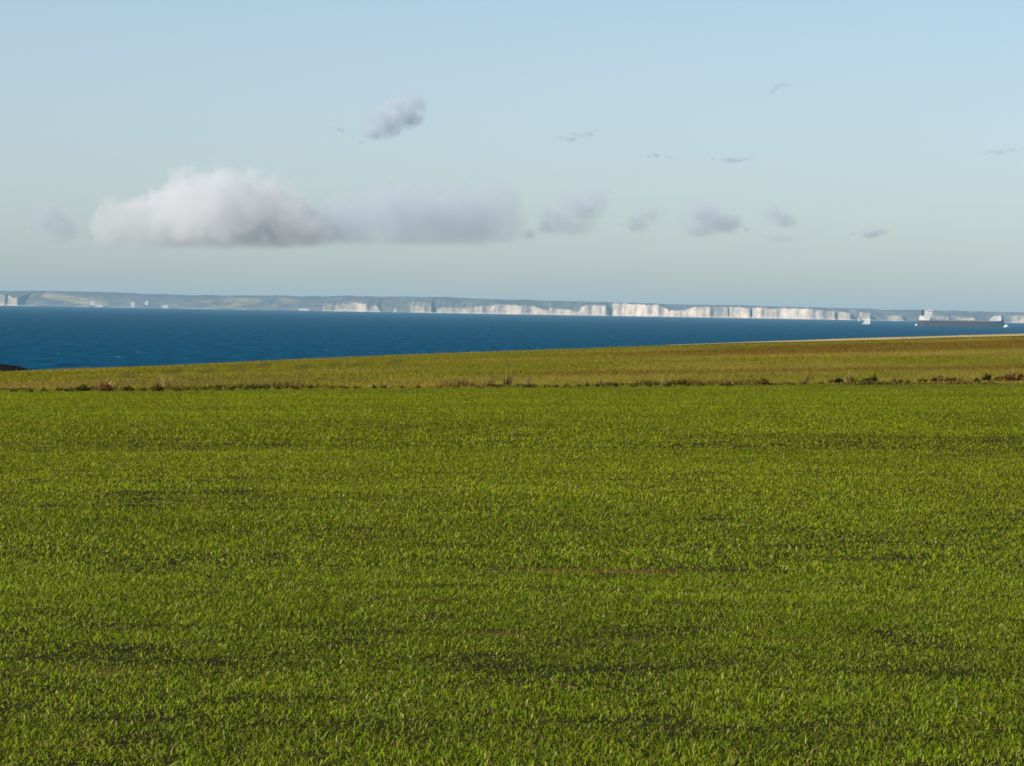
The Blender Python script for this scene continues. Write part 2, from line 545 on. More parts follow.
W, D = 'weed', 'dry grass'
big = [   # pixel x, pixel y, width, height in the photograph
    ('weed_clump', 1014, 380.5, 26, 9, RUST, 'wide rust brown heap of dead weeds at the right end of the field edge', W, dict(n=380, mixc=BROWN)),
    ('weed_clump', 999, 381, 9, 7, BROWN, 'brown dead weed clump just left of the wide rusty heap', W, dict(mixc=TAN)),
    ('weed_clump', 987, 381, 8, 8, DARKGREEN, 'tall dark weed with pointed top, tallest on the right field edge', W, dict(n=170, tallness=.9)),
    ('weed_clump', 977, 382, 7, 4, DARKGREEN, 'low dark green weed beside the tallest pointed weed', W, {}),
    ('weed_clump', 951, 381.5, 12, 6, BROWN, 'dark brown weed clump right of the tan grass mound on the edge', W, dict(mixc=DARKGREEN)),
    ('grass_mound', 941, 381.5, 13, 7, TAN, 'small tan dry grass mound between two dark weeds', D, dict(n=220, mixc=RUST)),
    ('weed_clump', 934, 382, 6, 6, (.035, .02, .01), 'nearly black weed touching left side of the tan grass mound', W, {}),
    ('weed_clump', 922, 382, 11, 5, OLIVE, 'olive green upright weed left of the tan grass mound', W, dict(tallness=.6)),
    ('weed_clump', 874, 381.5, 6, 7, DARKGREEN, 'dark green leafy weed rising to a point on its right side', W, dict(n=170, tallness=.5)),
    ('weed_clump', 867, 382, 11, 6, DARKGREEN, 'lower dark green weed joined to the left of the pointed leafy one', W, {}),
    ('weed_clump', 839, 383, 8, 7, (.035, .022, .010), 'compact dark brown weed ball on field edge below pale plumes', W, dict(n=180)),
    ('weed_clump', 831, 383, 9, 5, BROWN, 'thin brown weed tuft left of the compact dark ball', W, dict(n=90, mixc=TAN)),
    ('weed_clump', 853, 383, 7, 6, OLIVE, 'mid green weed tuft just right of the compact dark brown ball', W, {}),
    ('weed_clump', 764, 385, 14, 7, BROWN, 'brown weed clump standing alone near the middle right field edge', W, dict(mixc=RUST, n=220)),
    ('weed_clump', 727, 386, 15, 4, DARKGREEN, 'flat wide dark weed patch with bare grass on both sides', W, {}),
    ('weed_clump', 507, 385, 7, 8, (.075, .035, .012), 'small upright reddish brown weed at the middle of the field edge', W, dict(tallness=.6)),
    ('weed_clump', 491, 387, 9, 5, BROWN, 'brown low weed left of the upright reddish one at mid edge', W, dict(mixc=RUST)),
    ('weed_clump', 530, 387.3, 15, 5, DARKGREEN, 'wide low dark green weed right of the upright reddish one', W, {}),
    ('weed_clump', 105, 391, 16, 10, RUST, 'rusty red weed clump among green ones on the left field edge', W, dict(n=260, mixc=TAN)),
    ('weed_clump', 83, 391, 13, 8, DARKGREEN, 'largest dark green weed on the left, beside the rusty red clump', W, dict(n=240)),
    ('weed_clump', 128, 391, 12, 7, DARKGREEN, 'dark green weed immediately right of the rusty red clump', W, dict(n=160)),
    ('weed_clump', 158, 391, 11, 8, BROWN, 'brown and green weed under the tan plume on the left edge', W, dict(mixc=DARKGREEN)),
]
for nm, px, py, w, h, col, lab, cat, kw in big:
    clump(nm, px, py, w, h, col, lab, cat, 'plants along the field edge', **kw)
small = [(58, 391), (69, 391.5), (44, 391.5), (30, 392), (14, 392), (143, 391), (178, 391), (187, 390), (196, 390.5), (205, 390), (218, 390.5), (231, 390), (246, 390), (256, 389.5), (266, 389.5), (279, 389.5),
         (296, 389.5), (310, 389), (331, 389), (346, 388.7), (357, 388.7), (374, 388.5), (384, 388.5), (402, 388.3), (418, 388.2), (440, 388), (456, 388), (479, 387.8), (498, 387.6), (547, 387.3), (556, 387.2), (567, 387.0),
         (579, 387.0), (587, 386.5), (597, 386.7), (606, 386.3), (616, 386.8), (634, 386.6), (650, 386.6), (667, 386.6), (687, 386.3), (701, 386.2), (787, 384.6), (804, 384.5), (821, 384.2), (861, 383.3), (894, 382.6), (901, 382.3), (908, 382.4), (961, 382.2)]
for i, (px, py) in enumerate(small):
    colr = random.choice([DARKGREEN, DARKGREEN, OLIVE, BROWN])
    clump('weed_tuft', px, py, random.uniform(4, 9), random.uniform(2.4, 5), colr, 'low dark weed tuft, one of many small ones dotting the field edge', W,
          'small weed tufts dotting the field edge', n=100, mixc=OLIVE)
for px, py, w, h, lab in ((110, 389, 14, 15, 'reddish tan dry grass plume above the rusty weed on the left'), (166, 388, 12, 16, 'tan dry grass plume standing over the brown and green weed'),
                          (490, 386, 10, 12, 'thin tan dry grass plume left of the upright reddish weed'), (508, 385, 9, 15, 'tall thin dry grass plume behind the upright reddish weed'),
                          (665, 386, 11, 12, 'pale dry grass plume alone right of the mid edge'), (806, 384, 7, 14, 'narrow pale dry grass plume left of the compact dark weed ball'),
                          (849, 383, 8, 14, 'pale dry grass plume just right of the compact dark weed ball'), (1010, 379, 12, 15, 'pale dry grass plume behind the rust brown heap'),
                          (528, 385, 8, 10, 'short dry grass plume over the wide low dark green weed'), (600, 386, 9, 9, 'short tan dry grass plume right of the mid edge weeds')):
    clump('dry_grass_plume', px, py, w, h, (.23, .17, .06), lab, D, 'dry grass plumes along the field edge', n=46, stems=True)

# dark scrub bank at the left edge, against the sea
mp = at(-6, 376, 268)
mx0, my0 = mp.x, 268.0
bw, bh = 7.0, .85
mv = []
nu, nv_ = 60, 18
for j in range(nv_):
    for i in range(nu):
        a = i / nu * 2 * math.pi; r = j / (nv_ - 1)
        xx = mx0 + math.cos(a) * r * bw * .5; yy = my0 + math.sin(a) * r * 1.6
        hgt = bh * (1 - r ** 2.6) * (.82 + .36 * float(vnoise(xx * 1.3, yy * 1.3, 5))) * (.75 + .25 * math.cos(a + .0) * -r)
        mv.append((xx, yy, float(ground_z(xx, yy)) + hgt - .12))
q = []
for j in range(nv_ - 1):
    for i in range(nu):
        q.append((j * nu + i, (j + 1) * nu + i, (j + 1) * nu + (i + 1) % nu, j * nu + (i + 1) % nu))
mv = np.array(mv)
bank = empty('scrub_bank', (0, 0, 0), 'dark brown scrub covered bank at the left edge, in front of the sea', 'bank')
mesh_np('earth', mv, quads=np.array(q), colour=np.tile(np.array([[.010, .007, .005]]), (len(mv), 1)), mat=attr_mat('dark bank earth', noise=(2.5, .4)), smooth=True, parent=bank)  # one very dark earth colour over the whole bank
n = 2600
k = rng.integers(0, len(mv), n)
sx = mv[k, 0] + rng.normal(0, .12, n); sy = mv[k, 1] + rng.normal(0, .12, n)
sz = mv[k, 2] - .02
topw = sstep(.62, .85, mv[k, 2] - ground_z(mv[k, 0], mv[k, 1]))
c = np.array([.010, .007, .005]) * (1 - topw[:, None]) + np.array([.10, .06, .04]) * topw[:, None]  # blades on the crest painted lighter, as if lit from above
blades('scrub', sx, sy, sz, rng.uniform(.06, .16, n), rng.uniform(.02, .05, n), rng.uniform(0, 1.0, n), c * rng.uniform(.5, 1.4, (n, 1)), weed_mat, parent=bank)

# ------------------------------------------------------------------ sea
m, nt, nd, ln = new_mat('sea water')
tc = nd.new('ShaderNodeTexCoord')


def snoise(sx, sy, scale, detail, rough=.6):
    mp_ = nd.new('ShaderNodeMapping'); mp_.inputs['Scale'].default_value = (sx, sy, 1)
    ln.new(tc.outputs['Object'], mp_.inputs['Vector'])
    n_ = nd.new('ShaderNodeTexNoise'); n_.inputs['Scale'].default_value = scale
    n_.inputs['Detail'].default_value = detail; n_.inputs['Roughness'].default_value = rough
    ln.new(mp_.outputs[0], n_.inputs['Vector'])
    return n_.outputs[0]


def ramp(v, stops):
    r_ = nd.new('ShaderNodeValToRGB')
    e = r_.color_ramp.elements
    e[0].position, e[0].color = stops[0][0], (*stops[0][1], 1)
    e[1].position, e[1].color = stops[1][0], (*stops[1][1], 1)
    for p_, c_ in stops[2:]:
        q_ = e.new(p_); q_.color = (*c_, 1)
    ln.new(v, r_.inputs[0]); return r_.outputs[0]


b = nd.new('ShaderNodeBsdfPrincipled')
patch = snoise(1 / 9., 1 / 130., 1.0, 4, .75)          # wind-roughened patches lie in long bands
deep = ramp(patch, [(.30, (.0, .020, .046)), (.70, (.0, .094, .196))])
foam_n = snoise(1 / 6., 1 / 150., 1.0, 3, .5)
foam = ramp(foam_n, [(.73, (0, 0, 0)), (.77, (1, 1, 1))])
mix = nd.new('ShaderNodeMix'); mix.data_type = 'RGBA'
ln.new(foam, mix.inputs['Factor']); ln.new(deep, mix.inputs['A']); mix.inputs['B'].default_value = (.38, .50, .58, 1)
ln.new(mix.outputs['Result'], b.inputs['Base Color'])
b.inputs['Roughness'].default_value = .55
b.inputs['IOR'].default_value = 1.333
b.inputs['Specular IOR Level'].default_value = 0.0
chop = snoise(1 / 3., 1 / 3., 1.0, 4)
bp = nd.new('ShaderNodeBump'); bp.inputs['Strength'].default_value = .5; bp.inputs['Distance'].default_value = .5
ln.new(chop, bp.inputs['Height']); ln.new(bp.outputs[0], b.inputs['Normal'])
out(nd, ln, b.outputs[0])
sv, sq = [], []
for x0, x1, y0, y1 in ((-30000, 30000, 330, 44000), (-30000, -221, -300, 330), (221, 30000, -300, 330), (-30000, 30000, -480, -300)):
    sq.append([len(sv) + k for k in range(4)]); sv += [(x0, y0, 0), (x1, y0, 0), (x1, y1, 0), (x0, y1, 0)]
sea = mesh_np('sea', np.array(sv, float), quads=np.array(sq), mat=m)
kind(sea, 'structure')

# ------------------------------------------------------------------ far coast
DS = 35000.0
HZ = lambda px: 310 + (px - 512) * .0171
cp = np.arange(-760, 1800, 1.0)
sky_t = np.array([(-760, 288), (-300, 287), (0, 290.4), (30, 290.6), (60, 290.8), (100, 292), (130, 293.4), (180, 295), (220, 295.2), (250, 295.2), (300, 296), (340, 295.6), (370, 296.5), (440, 297), (500, 299.3), (560, 301), (610, 302.3),
                  (660, 303.7), (700, 304.6), (760, 305.6), (800, 307), (850, 308.4), (900, 309.8), (960, 310.8), (1000, 311.6), (1024, 312.2), (1300, 317.5), (1800, 327)])
skyy = np.interp(cp, sky_t[:, 0], sky_t[:, 1]) + (fbm(cp / 16, cp * 0, 3, 4) - .5) * 1.3
# cliff stretches: x0, x1, top y at each end, whiteness
CL = [(-400, -60, 292, 294, .75), (-4, 3, 294.5, 295.2, .28), (6, 9, 296, 296.5, .26), (10, 16, 297.4, 298.5, .24), (322, 336, 307, 305.5, .18), (336, 352, 304.5, 303.5, .26), (353, 374, 302.5, 306.5, .52), (374, 378, 306, 309, 1), (410, 430, 305.5, 307.5, .22), (436, 474, 308.5, 308.6, .26),
      (474, 500, 307, 305, .42), (500, 530, 305, 306.5, .52), (530, 548, 306.5, 311, .68), (549, 562, 308, 310, .75), (562, 572, 310, 310, .75), (572, 580, 312, 312, .7), (580, 606.5, 306.5, 305, .9), (612, 640, 303.4, 304.2, 1), (640, 658, 305, 305.2, .85),
      (658, 668, 305.5, 310, .95), (668, 686, 311, 311, 1), (686, 694, 310, 307, 1), (694, 727, 307, 306.8, .68), (728.5, 740, 306.6, 307.4, .95), (741, 749, 308.3, 308.3, .6), (752, 766, 307.4, 308, .95), (767, 780, 309, 309, .55), (781, 812, 308.2, 309.2, 1), (812, 822, 309.3, 310.5, .9),
      (823, 834, 311, 312, .6), (838, 849, 312, 312.6, .28), (859, 869, 312.4, 313.6, .20), (888, 902, 316, 316, .14), (936, 948, 316.5, 317, .2), (957, 974, 318, 318.2, .25), (1012, 1038, 315.8, 315.9, .40), (1080, 1500, 317, 325, .75)]
top = np.full_like(cp, 9e9); white = np.zeros_like(cp)
for (a, b_, t0, t1, w) in CL:
    s = (cp >= a) & (cp <= b_)
    top[s] = t0 + (cp[s] - a) / (b_ - a) * (t1 - t0)
    white[s] = w
white *= .55 + .8 * fbm(cp / 9, cp * 0 + 7, 207, 3)
iscl = white > 0
white = np.convolve(np.pad(white, 2, 'edge'), [.12, .22, .32, .22, .12], 'valid')
zr = EYE + (HZ(cp) - skyy) / F * (DS + 1500)
zc = np.where(iscl, EYE + (HZ(cp) - np.where(iscl, top, 0) + (fbm(cp / 3, cp * 0, 5, 3) - .5) * 2.2) / F * DS, 7)
zc = np.clip(zc, 5, zr - 2)
zmid = np.where(iscl, zc + .3 * (zr - zc), 7 + .25 * (zr - 7))
zc_s = np.convolve(np.pad(zmid, 6, 'edge'), np.ones(13) / 13, 'valid')
front = 170 * (fbm(cp / 26, cp * 0 + 2, 15, 3) - .5) + 7 * (np.abs(((cp / 14.0 + 3 * fbm(cp / 20, cp * 0, 4, 2)) % 1) - .5) * 2 - .5) + 7 * (fbm(cp / 2.8, cp * 0, 8, 2) - .5)
xs = (cp - 512) / F
prof = []       # distance behind the shore, height, colour
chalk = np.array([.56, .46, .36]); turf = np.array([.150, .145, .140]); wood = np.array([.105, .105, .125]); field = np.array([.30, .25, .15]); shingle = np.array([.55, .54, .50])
NC = len(cp)


def rowv(d, zz, c):
    prof.append((np.broadcast_to(d, (NC,)).astype(float), np.broadcast_to(zz, (NC,)).astype(float), np.broadcast_to(c, (NC, 3))))


shore_pale = np.clip(white * 1.1 + .55 * sstep(.35, .6, fbm(cp / 14, cp * 0 + 4, 23, 3)), 0, 1)
cs = np.where(iscl[:, None], chalk * .95, shingle * shore_pale[:, None] + turf * (1 - shore_pale[:, None]))
# the white cliffs get a mesh of their own; the hills run behind and between them
rowv(-30, -2, cs); rowv(0, 5, cs)
for k in range(1, 7):
    t = k / 6
    nz = fbm(cp / 2.5, cp * 0 + t * 3, 33, 3)
    w = np.clip(white * (1.25 - .9 * sstep(.45, .75, nz) * (1 - .4 * white)), 0, 1)[:, None]
    c = chalk * w + (turf * .6 + field * .4) * (1 - w)
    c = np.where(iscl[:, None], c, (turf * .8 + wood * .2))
    rowv(np.where(iscl, 6 + 26 * t + 14 * (nz - .5) * math.sin(math.pi * t), 20 + 60 * t), 5 + (zc - 5) * t, c)
for k in range(1, 13):
    t = k / 12
    zz = zc + (zr - zc) * sstep(0, 1, t) ** .8
    zz = zz * .6 + (zc_s + (zr - zc_s) * t ** .8) * .4
    zz = np.minimum(zz, zr) + (14 * (fbm(cp / 11, cp * 0 + t * 5, 19, 4) - .5) * math.sin(math.pi * t) if k < 12 else 0)
    n1 = fbm(cp / 18, cp * 0 + t * 6, 29, 4); n2 = fbm(cp / 7, cp * 0 + t * 9, 39, 3)
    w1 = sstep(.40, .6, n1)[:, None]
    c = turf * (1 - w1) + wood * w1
    w2 = (sstep(.62, .70, n2) * (1 - sstep(.45, .8, np.full(NC, t))) * .75)[:, None]
    c = c * (1 - w2) + field * w2
    # pale stubble fields on the slopes that the photograph shows
    for (a, b_, ta, tb, s) in ((28, 104, .62, .08, .9), (216, 258, .55, .45, .7), (268, 292, .55, .5, .5), (405, 434, .2, .2, .7)):
        tt = ta + (cp - a) / (b_ - a) * (tb - ta)
        w3 = (s * sstep(a, a + 6, cp) * (1 - sstep(b_ - 8, b_, cp)) * (1 - sstep(.10, .24, np.abs(t - tt))))[:, None]
        c = c * (1 - w3) + field * 1.15 * w3
    rowv(60 + 1440 * t ** 1.1, zz, c)
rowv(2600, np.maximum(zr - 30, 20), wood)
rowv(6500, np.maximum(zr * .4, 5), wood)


def coast(name, r0, r1, sel, mat):
    vs, cs_ = [], []
    for d, zz, c in prof[r0:r1]:
        y = DS + d + front * np.exp(-np.maximum(d, 0) / 900.)
        vs.append(np.stack([xs * DS * (1 + 0 * y), y, zz], -1)[sel]); cs_.append(c[sel])
    v = np.array(vs); c = np.array(cs_)
    o = mesh_np(name, v.reshape(-1, 3), quads=grid_quads(len(vs), sel.sum()), colour=c.reshape(-1, 3), mat=mat, smooth=True)
    return kind(o, 'structure')


allc = np.ones(NC, bool)
coast('cliffs', 0, 8, allc, attr_mat('chalk and turf', rough=1, spec=0, noise=(.022, .32)))
coast('hills', 7, len(prof), allc, attr_mat('downland', rough=1, spec=0, noise=(.010, .45)))

# white buildings of the far harbour town
wall_m = plain('white render', (.44, .43, .42), .7, .06, .2); roof_m = plain('pale roof sheet', (.62, .62, .60), .6, .1, .2); win_m = plain('dark window band', (.06, .07, .08), .3, .1, .2)
for (px, py, wpx, hpx, lab) in ((92.5, 303.3, 4, 2.4, 'small white building on the pale hillside field above the far harbour'), (99, 306.9, 8, 1.8, 'long low white shed on the far shore below the pale field'),
                                (133, 304.9, 3.2, 2.8, 'bright white square building alone on the dark far hillside'), (146.5, 303.2, 3, 2.2, 'dim grey white building right of the bright square one'),
                                (165, 308.1, 5.5, 2.8, 'brightest white harbour building at the far waterline'), (304, 310.2, 10, 1.8, 'long white quay shed on the far shore near the low cliffs'),
                                (376, 311.4, 4.5, 4.2, 'bright white block at the foot of the first white cliff'), (395, 311.4, 3, 2.6, 'pale small block on far shore between two cliffs'), (347, 310.7, 12, 1.6, 'long white terminal building under the first white cliff')):
    y = DS - 240
    p = at(px, py, y); s = y / F
    w, h = wpx * s, hpx * s
    b0 = empty('harbour_building', (p.x, y, p.z), lab, 'building', 'white buildings on the far shore')
    bm = bmesh.new(); box(bm, -w / 2, w / 2, -9, 9, -14, h * .86); bm_obj('wall', bm, wall_m, b0)
    bm = bmesh.new(); prism(bm, [(-w / 2 - 1, h * .86 + .02), (w / 2 + 1, h * .86 + .02), (w / 2 + 1, h * .9), (0, h), (-w / 2 - 1, h * .9)], -10, 10); bm_obj('roof', bm, roof_m, b0)
    for r_ in range(max(1, int(h / 7))):
        bm = bmesh.new(); z0 = 2.5 + r_ * 6.2
        box(bm, -w * .44, w * .44, -9.06, -8.9, z0, z0 + 1.2); bm_obj('window', bm, win_m, b0)

# ------------------------------------------------------------------ ships
hull_m = plain('dark hull paint', (.030, .022, .030), .5, .2, .05); boot_m = plain('red boot paint', (.10, .025, .020), .6, .2, .05)
white_m = plain('white ship paint', (.62, .61, .585), .5, .05, .1); deck_m = plain('brown deck paint', (.14, .06, .045), .7, .2, .05); hatch_m = plain('grey hatch cover', (.16, .17, .20), .6, .15, .05); funnel_m = plain('black funnel', (.03, .026, .026), .5, .2, .1)
glass_m = plain('bridge glass', (.02, .025, .03), .15, .1, .1)


def hull_mesh(L, B, z0, z1, bow_rise=0, n=40):
    bm = bmesh.new()
    rings = []
    for i in range(n + 1):
        t = i / n
        fill = min(1, (t / .06) ** .5 * .75 + .25 if t < .06 else 1) if t < .06 else 1
        if t > .86: fill = max(.02, (1 - ((t - .86) / .14) ** 2.0))
        rake = (t > .9) * (t - .9) / .1
        zt = z1 + bow_rise * float(sstep(.88, .93, np.array(t)))
        r = []
        for side, zz in ((-1, z0), (-1, zt), (1, zt), (1, z0)):
            xx = -L / 2 + L * t + (3.5 * rake if zz != z0 else 0)
            r.append(bm.verts.new((xx, side * B / 2 * fill * (1 if zz != z0 else .93), zz)))
        rings.append(r)
    for a, b_ in zip(rings, rings[1:]):
        for k in range(4):
            bm.faces.new((a[k], a[(k + 1) % 4], b_[(k + 1) % 4], b_[k]))
    bm.faces.new(rings[0]); bm.faces.new(rings[-1][::-1])
    bmesh.ops.recalc_face_normals(bm, faces=bm.faces)
    return bm


YS = 17000.0
s = YS / F
c0 = at(960.5, 326.4, YS)
L = 86 * s
ship = empty('cargo_ship', (c0.x, YS, -2.0), 'long dark hulled cargo ship with white bridge block at its left end', 'ship')
bm = hull_mesh(L, 44, 2.0, 21.5, 2.5); bm_obj('hull', bm, hull_m, ship)
bm = hull_mesh(L * .995, 43.6, -4, 1.98); bm_obj('boot_stripe', bm, boot_m, ship)
x0 = -L / 2
bm = bmesh.new(); box(bm, x0 + 8, L / 2 - 34, -19, 19, 21.52, 22.3); bm_obj('deck', bm, deck_m, ship)
sup = bm = bmesh.new()
bx = x0 + 24
prism(bm, [(bx - 2, 22.32), (bx + 16, 22.32), (bx + 20, 33), (bx + 25, 44), (bx + 29, 55), (bx + 4, 56), (bx, 46)], -18, 18)
so_ = bm_obj('bridge_block', bm, white_m, ship)
bm = bmesh.new(); box(bm, bx + 6, bx + 30, -22, 22, 55.8, 58.5); bm_obj('bridge_wing', bm, white_m, so_)
for z0 in (28, 34, 40, 46):
    bm = bmesh.new(); box(bm, bx + 1.5, bx + 16 + (z0 - 28) * .5, -18.12, -17.9, z0, z0 + 1.6); bm_obj('window', bm, glass_m, so_)
bm = bmesh.new(); prism(bm, [(x0 + 6, 22.32), (x0 + 22, 22.32), (x0 + 22, 35), (x0 + 18, 38.5), (x0 + 9, 38), (x0 + 6, 32)], -15, 15); bm_obj('engine_casing', bm, white_m, ship)
bm = bmesh.new(); prism(bm, [(x0 + 14, 38.52), (x0 + 24, 36), (x0 + 21, 60), (x0 + 13.5, 60)], -6, 6); bm_obj('funnel', bm, funnel_m, ship)
bm = bmesh.new(); cyl(bm, (bx + 18, 0, 58.5), (bx + 18, 0, 70), 1.0, .5); box(bm, bx + 17.5, bx + 18.5, -6, 6, 64, 65); bm_obj('mast', bm, white_m, ship)
nh = 8
for k in range(nh):
    xa = x0 + 58 + k * (L - 58 - 46) / nh
    bm = bmesh.new(); prism(bm, [(xa, 22.32), (xa + 21, 22.32), (xa + 21, 24.6), (xa + 18, 25.6), (xa + 3, 25.6), (xa, 24.6)], -13, 13); bm_obj('hatch_cover', bm, hatch_m, ship)
bm = bmesh.new(); prism(bm, [(L / 2 - 52, 24.02), (L / 2 - 12, 24.02), (L / 2 - 8, 33), (L / 2 - 10, 44), (L / 2 - 34, 43), (L / 2 - 46, 33)], -13, 13); bm_obj('forward_house', bm, plain('weathered pale paint', (.46, .46, .48), .6, .25, .06), ship)
bm = bmesh.new(); prism(bm, [(L / 2 - 7, 24.02), (L / 2 - 1, 24.02), (L / 2 - 2.5, 40), (L / 2 - 6, 46), (L / 2 - 8, 46)], -3, 3); bm_obj('bow_mast', bm, deck_m, ship)
# white water at bow and stern
foam_m = plain('sea foam', (.62, .70, .76), .9, .15, .2)
for nm, xa, w, h, lab in (('bow_wave', L / 2 + 10, 18, 9, 'white bow wave thrown up ahead of the long cargo ship'), ('stern_wake', x0 - 4, 9, 7, 'small pale patch of wake behind the cargo ship stern')):
    bm = bmesh.new()
    bmesh.ops.create_icosphere(bm, subdivisions=4, radius=1)
    for v in bm.verts:
        k = .7 + .6 * float(vnoise(v.co.x * 3 + 5, v.co.z * 3 + v.co.y, 3))
        v.co = Vector((v.co.x * w / 2 * k, v.co.y * 14 * k, max(-.2, v.co.z) * h * k))
    o = bm_obj(nm, bm, foam_m, None, True); o.location = (c0.x + xa, YS, .05)
    tag(o, lab, 'wave')

# two small white vessels left of the ship
def small_vessel(px, py, y, lpx, hpx, lab, heading, cat, sail):
    s_ = y / F
    p = at(px, py, y); L_ = lpx * s_; H_ = hpx * s_
    v = empty('sailing_yacht' if sail else 'ferry', (p.x, y, 0), lab, cat, None, heading)
    bm = hull_mesh(L_, L_ * .3, -.5, H_ * .22, H_ * .06, 24); bm_obj('hull', bm, white_m, v)
    if sail:
        bm = bmesh.new(); cyl(bm, (0, 0, H_ * .2), (L_ * .12, 0, H_), L_ * .014, L_ * .006); bm_obj('mast', bm, hatch_m, v)
        bm = bmesh.new(); prism(bm, [(-L_ * .42, H_ * .30), (L_ * .02, H_ * .28), (L_ * .30, H_ * .97), (L_ * .16, H_ * .99)], -.25, .25)
        bm_obj('main_sail', bm, white_m, v)
        bm = bmesh.new(); prism(bm, [(L_ * .06, H_ * .26), (L_ * .48, H_ * .26), (L_ * .33, H_ * .9)], -.75, -.35)
        bm_obj('jib_sail', bm, white_m, v)
    else:
        bm = bmesh.new(); prism(bm, [(-L_ * .42, H_ * .222), (L_ * .34, H_ * .222), (L_ * .30, H_ * .52), (L_ * .12, H_ * .84), (-L_ * .36, H_ * .84)], -L_ * .11, L_ * .11); hs = bm_obj('deck_house', bm, white_m, v)
        for k in range(3):
            bm = bmesh.new(); z0 = H_ * (.32 + .16 * k); box(bm, -L_ * .34, L_ * .12, -L_ * .112, -L_ * .109, z0, z0 + H_ * .05); bm_obj('window', bm, glass_m, hs)
        bm = bmesh.new(); prism(bm, [(-L_ * .28, H_ * .842), (-L_ * .12, H_ * .842), (-L_ * .15, H_), (-L_ * .27, H_)], -L_ * .05, L_ * .05); bm_obj('funnel', bm, hull_m, v)


small_vessel(866.5, 327.0, 18500, 7.5, 6.2, 'bright white sailing yacht with leaning sails left of the cargo ship', 0, 'sailboat', True)
small_vessel(860.2, 321.5, 28500, 4.6, 4.4, 'tiny white ferry seen end on, farther off than the yacht', R(35), 'ferry', False)

# ------------------------------------------------------------------ clouds
def cloud_mat(name, puffs, density, noise_scale, noise_amp, base_z, colour=(.98, .97, .98), soft=.9, nscale_z=1.4):
    m_, nt_, nd_, ln_ = new_mat(name)
    tc_ = nd_.new('ShaderNodeTexCoord')
    acc = None

    def math_(op, a, b=None, clamp=False):
        n_ = nd_.new('ShaderNodeMath'); n_.operation = op; n_.use_clamp = clamp
        for i, v in enumerate((a, b)):
            if v is None: continue
            if isinstance(v, (int, float)): n_.inputs[i].default_value = v
            else: ln_.new(v, n_.inputs[i])
        return n_.outputs[0]

    # ragged edges: warp the lookup before measuring the distance to each puff
    nz = nd_.new('ShaderNodeTexNoise'); nz.inputs['Scale'].default_value = noise_scale; nz.inputs['Detail'].default_value = 8; nz.inputs['Roughness'].default_value = .60
    ln_.new(tc_.outputs['Object'], nz.inputs['Vector'])
    for (cx, cy, cz, rx, ry, rz) in puffs:
        v = nd_.new('ShaderNodeVectorMath'); v.operation = 'SUBTRACT'; ln_.new(tc_.outputs['Object'], v.inputs[0]); v.inputs[1].default_value = (cx, cy, cz)
        d = nd_.new('ShaderNodeVectorMath'); d.operation = 'DIVIDE'; ln_.new(v.outputs[0], d.inputs[0]); d.inputs[1].default_value = (rx, ry, rz)
        l = nd_.new('ShaderNodeVectorMath'); l.operation = 'LENGTH'; ln_.new(d.outputs[0], l.inputs[0])
        f = math_('SUBTRACT', 1.0, l.outputs['Value'])
        acc = f if acc is None else math_('MAXIMUM', acc, f)
    f = math_('ADD', acc, math_('MULTIPLY', math_('SUBTRACT', nz.outputs[0], .60), noise_amp))
    f = math_('DIVIDE', f, soft, True)
    f = math_('POWER', f, 1.3)
    sep = nd_.new('ShaderNodeSeparateXYZ'); ln_.new(tc_.outputs['Object'], sep.inputs[0])
    mr = nd_.new('ShaderNodeMapRange'); mr.interpolation_type = 'SMOOTHSTEP'
    mr.inputs['From Min'].default_value = base_z[0]; mr.inputs['From Max'].default_value = base_z[1]
    ln_.new(sep.outputs[2], mr.inputs['Value'])
    f = math_('MULTIPLY', f, mr.outputs[0])
    f = math_('MULTIPLY', f, density)
    pv_ = nd_.new('ShaderNodeVolumePrincipled')
    pv_.inputs['Color'].default_value = (*colour, 1)
    pv_.inputs['Anisotropy'].default_value = 0.1
    ln_.new(f, pv_.inputs['Density'])
    out(nd_, ln_, pv_.outputs[0], 'Volume')
    return m_


TAU = {1: 1.0, 3: 1.75, 4: 1.35, 2: 2.6, 5: 1.9, 6: 2.2, 7: 1.7, 8: 2.1}


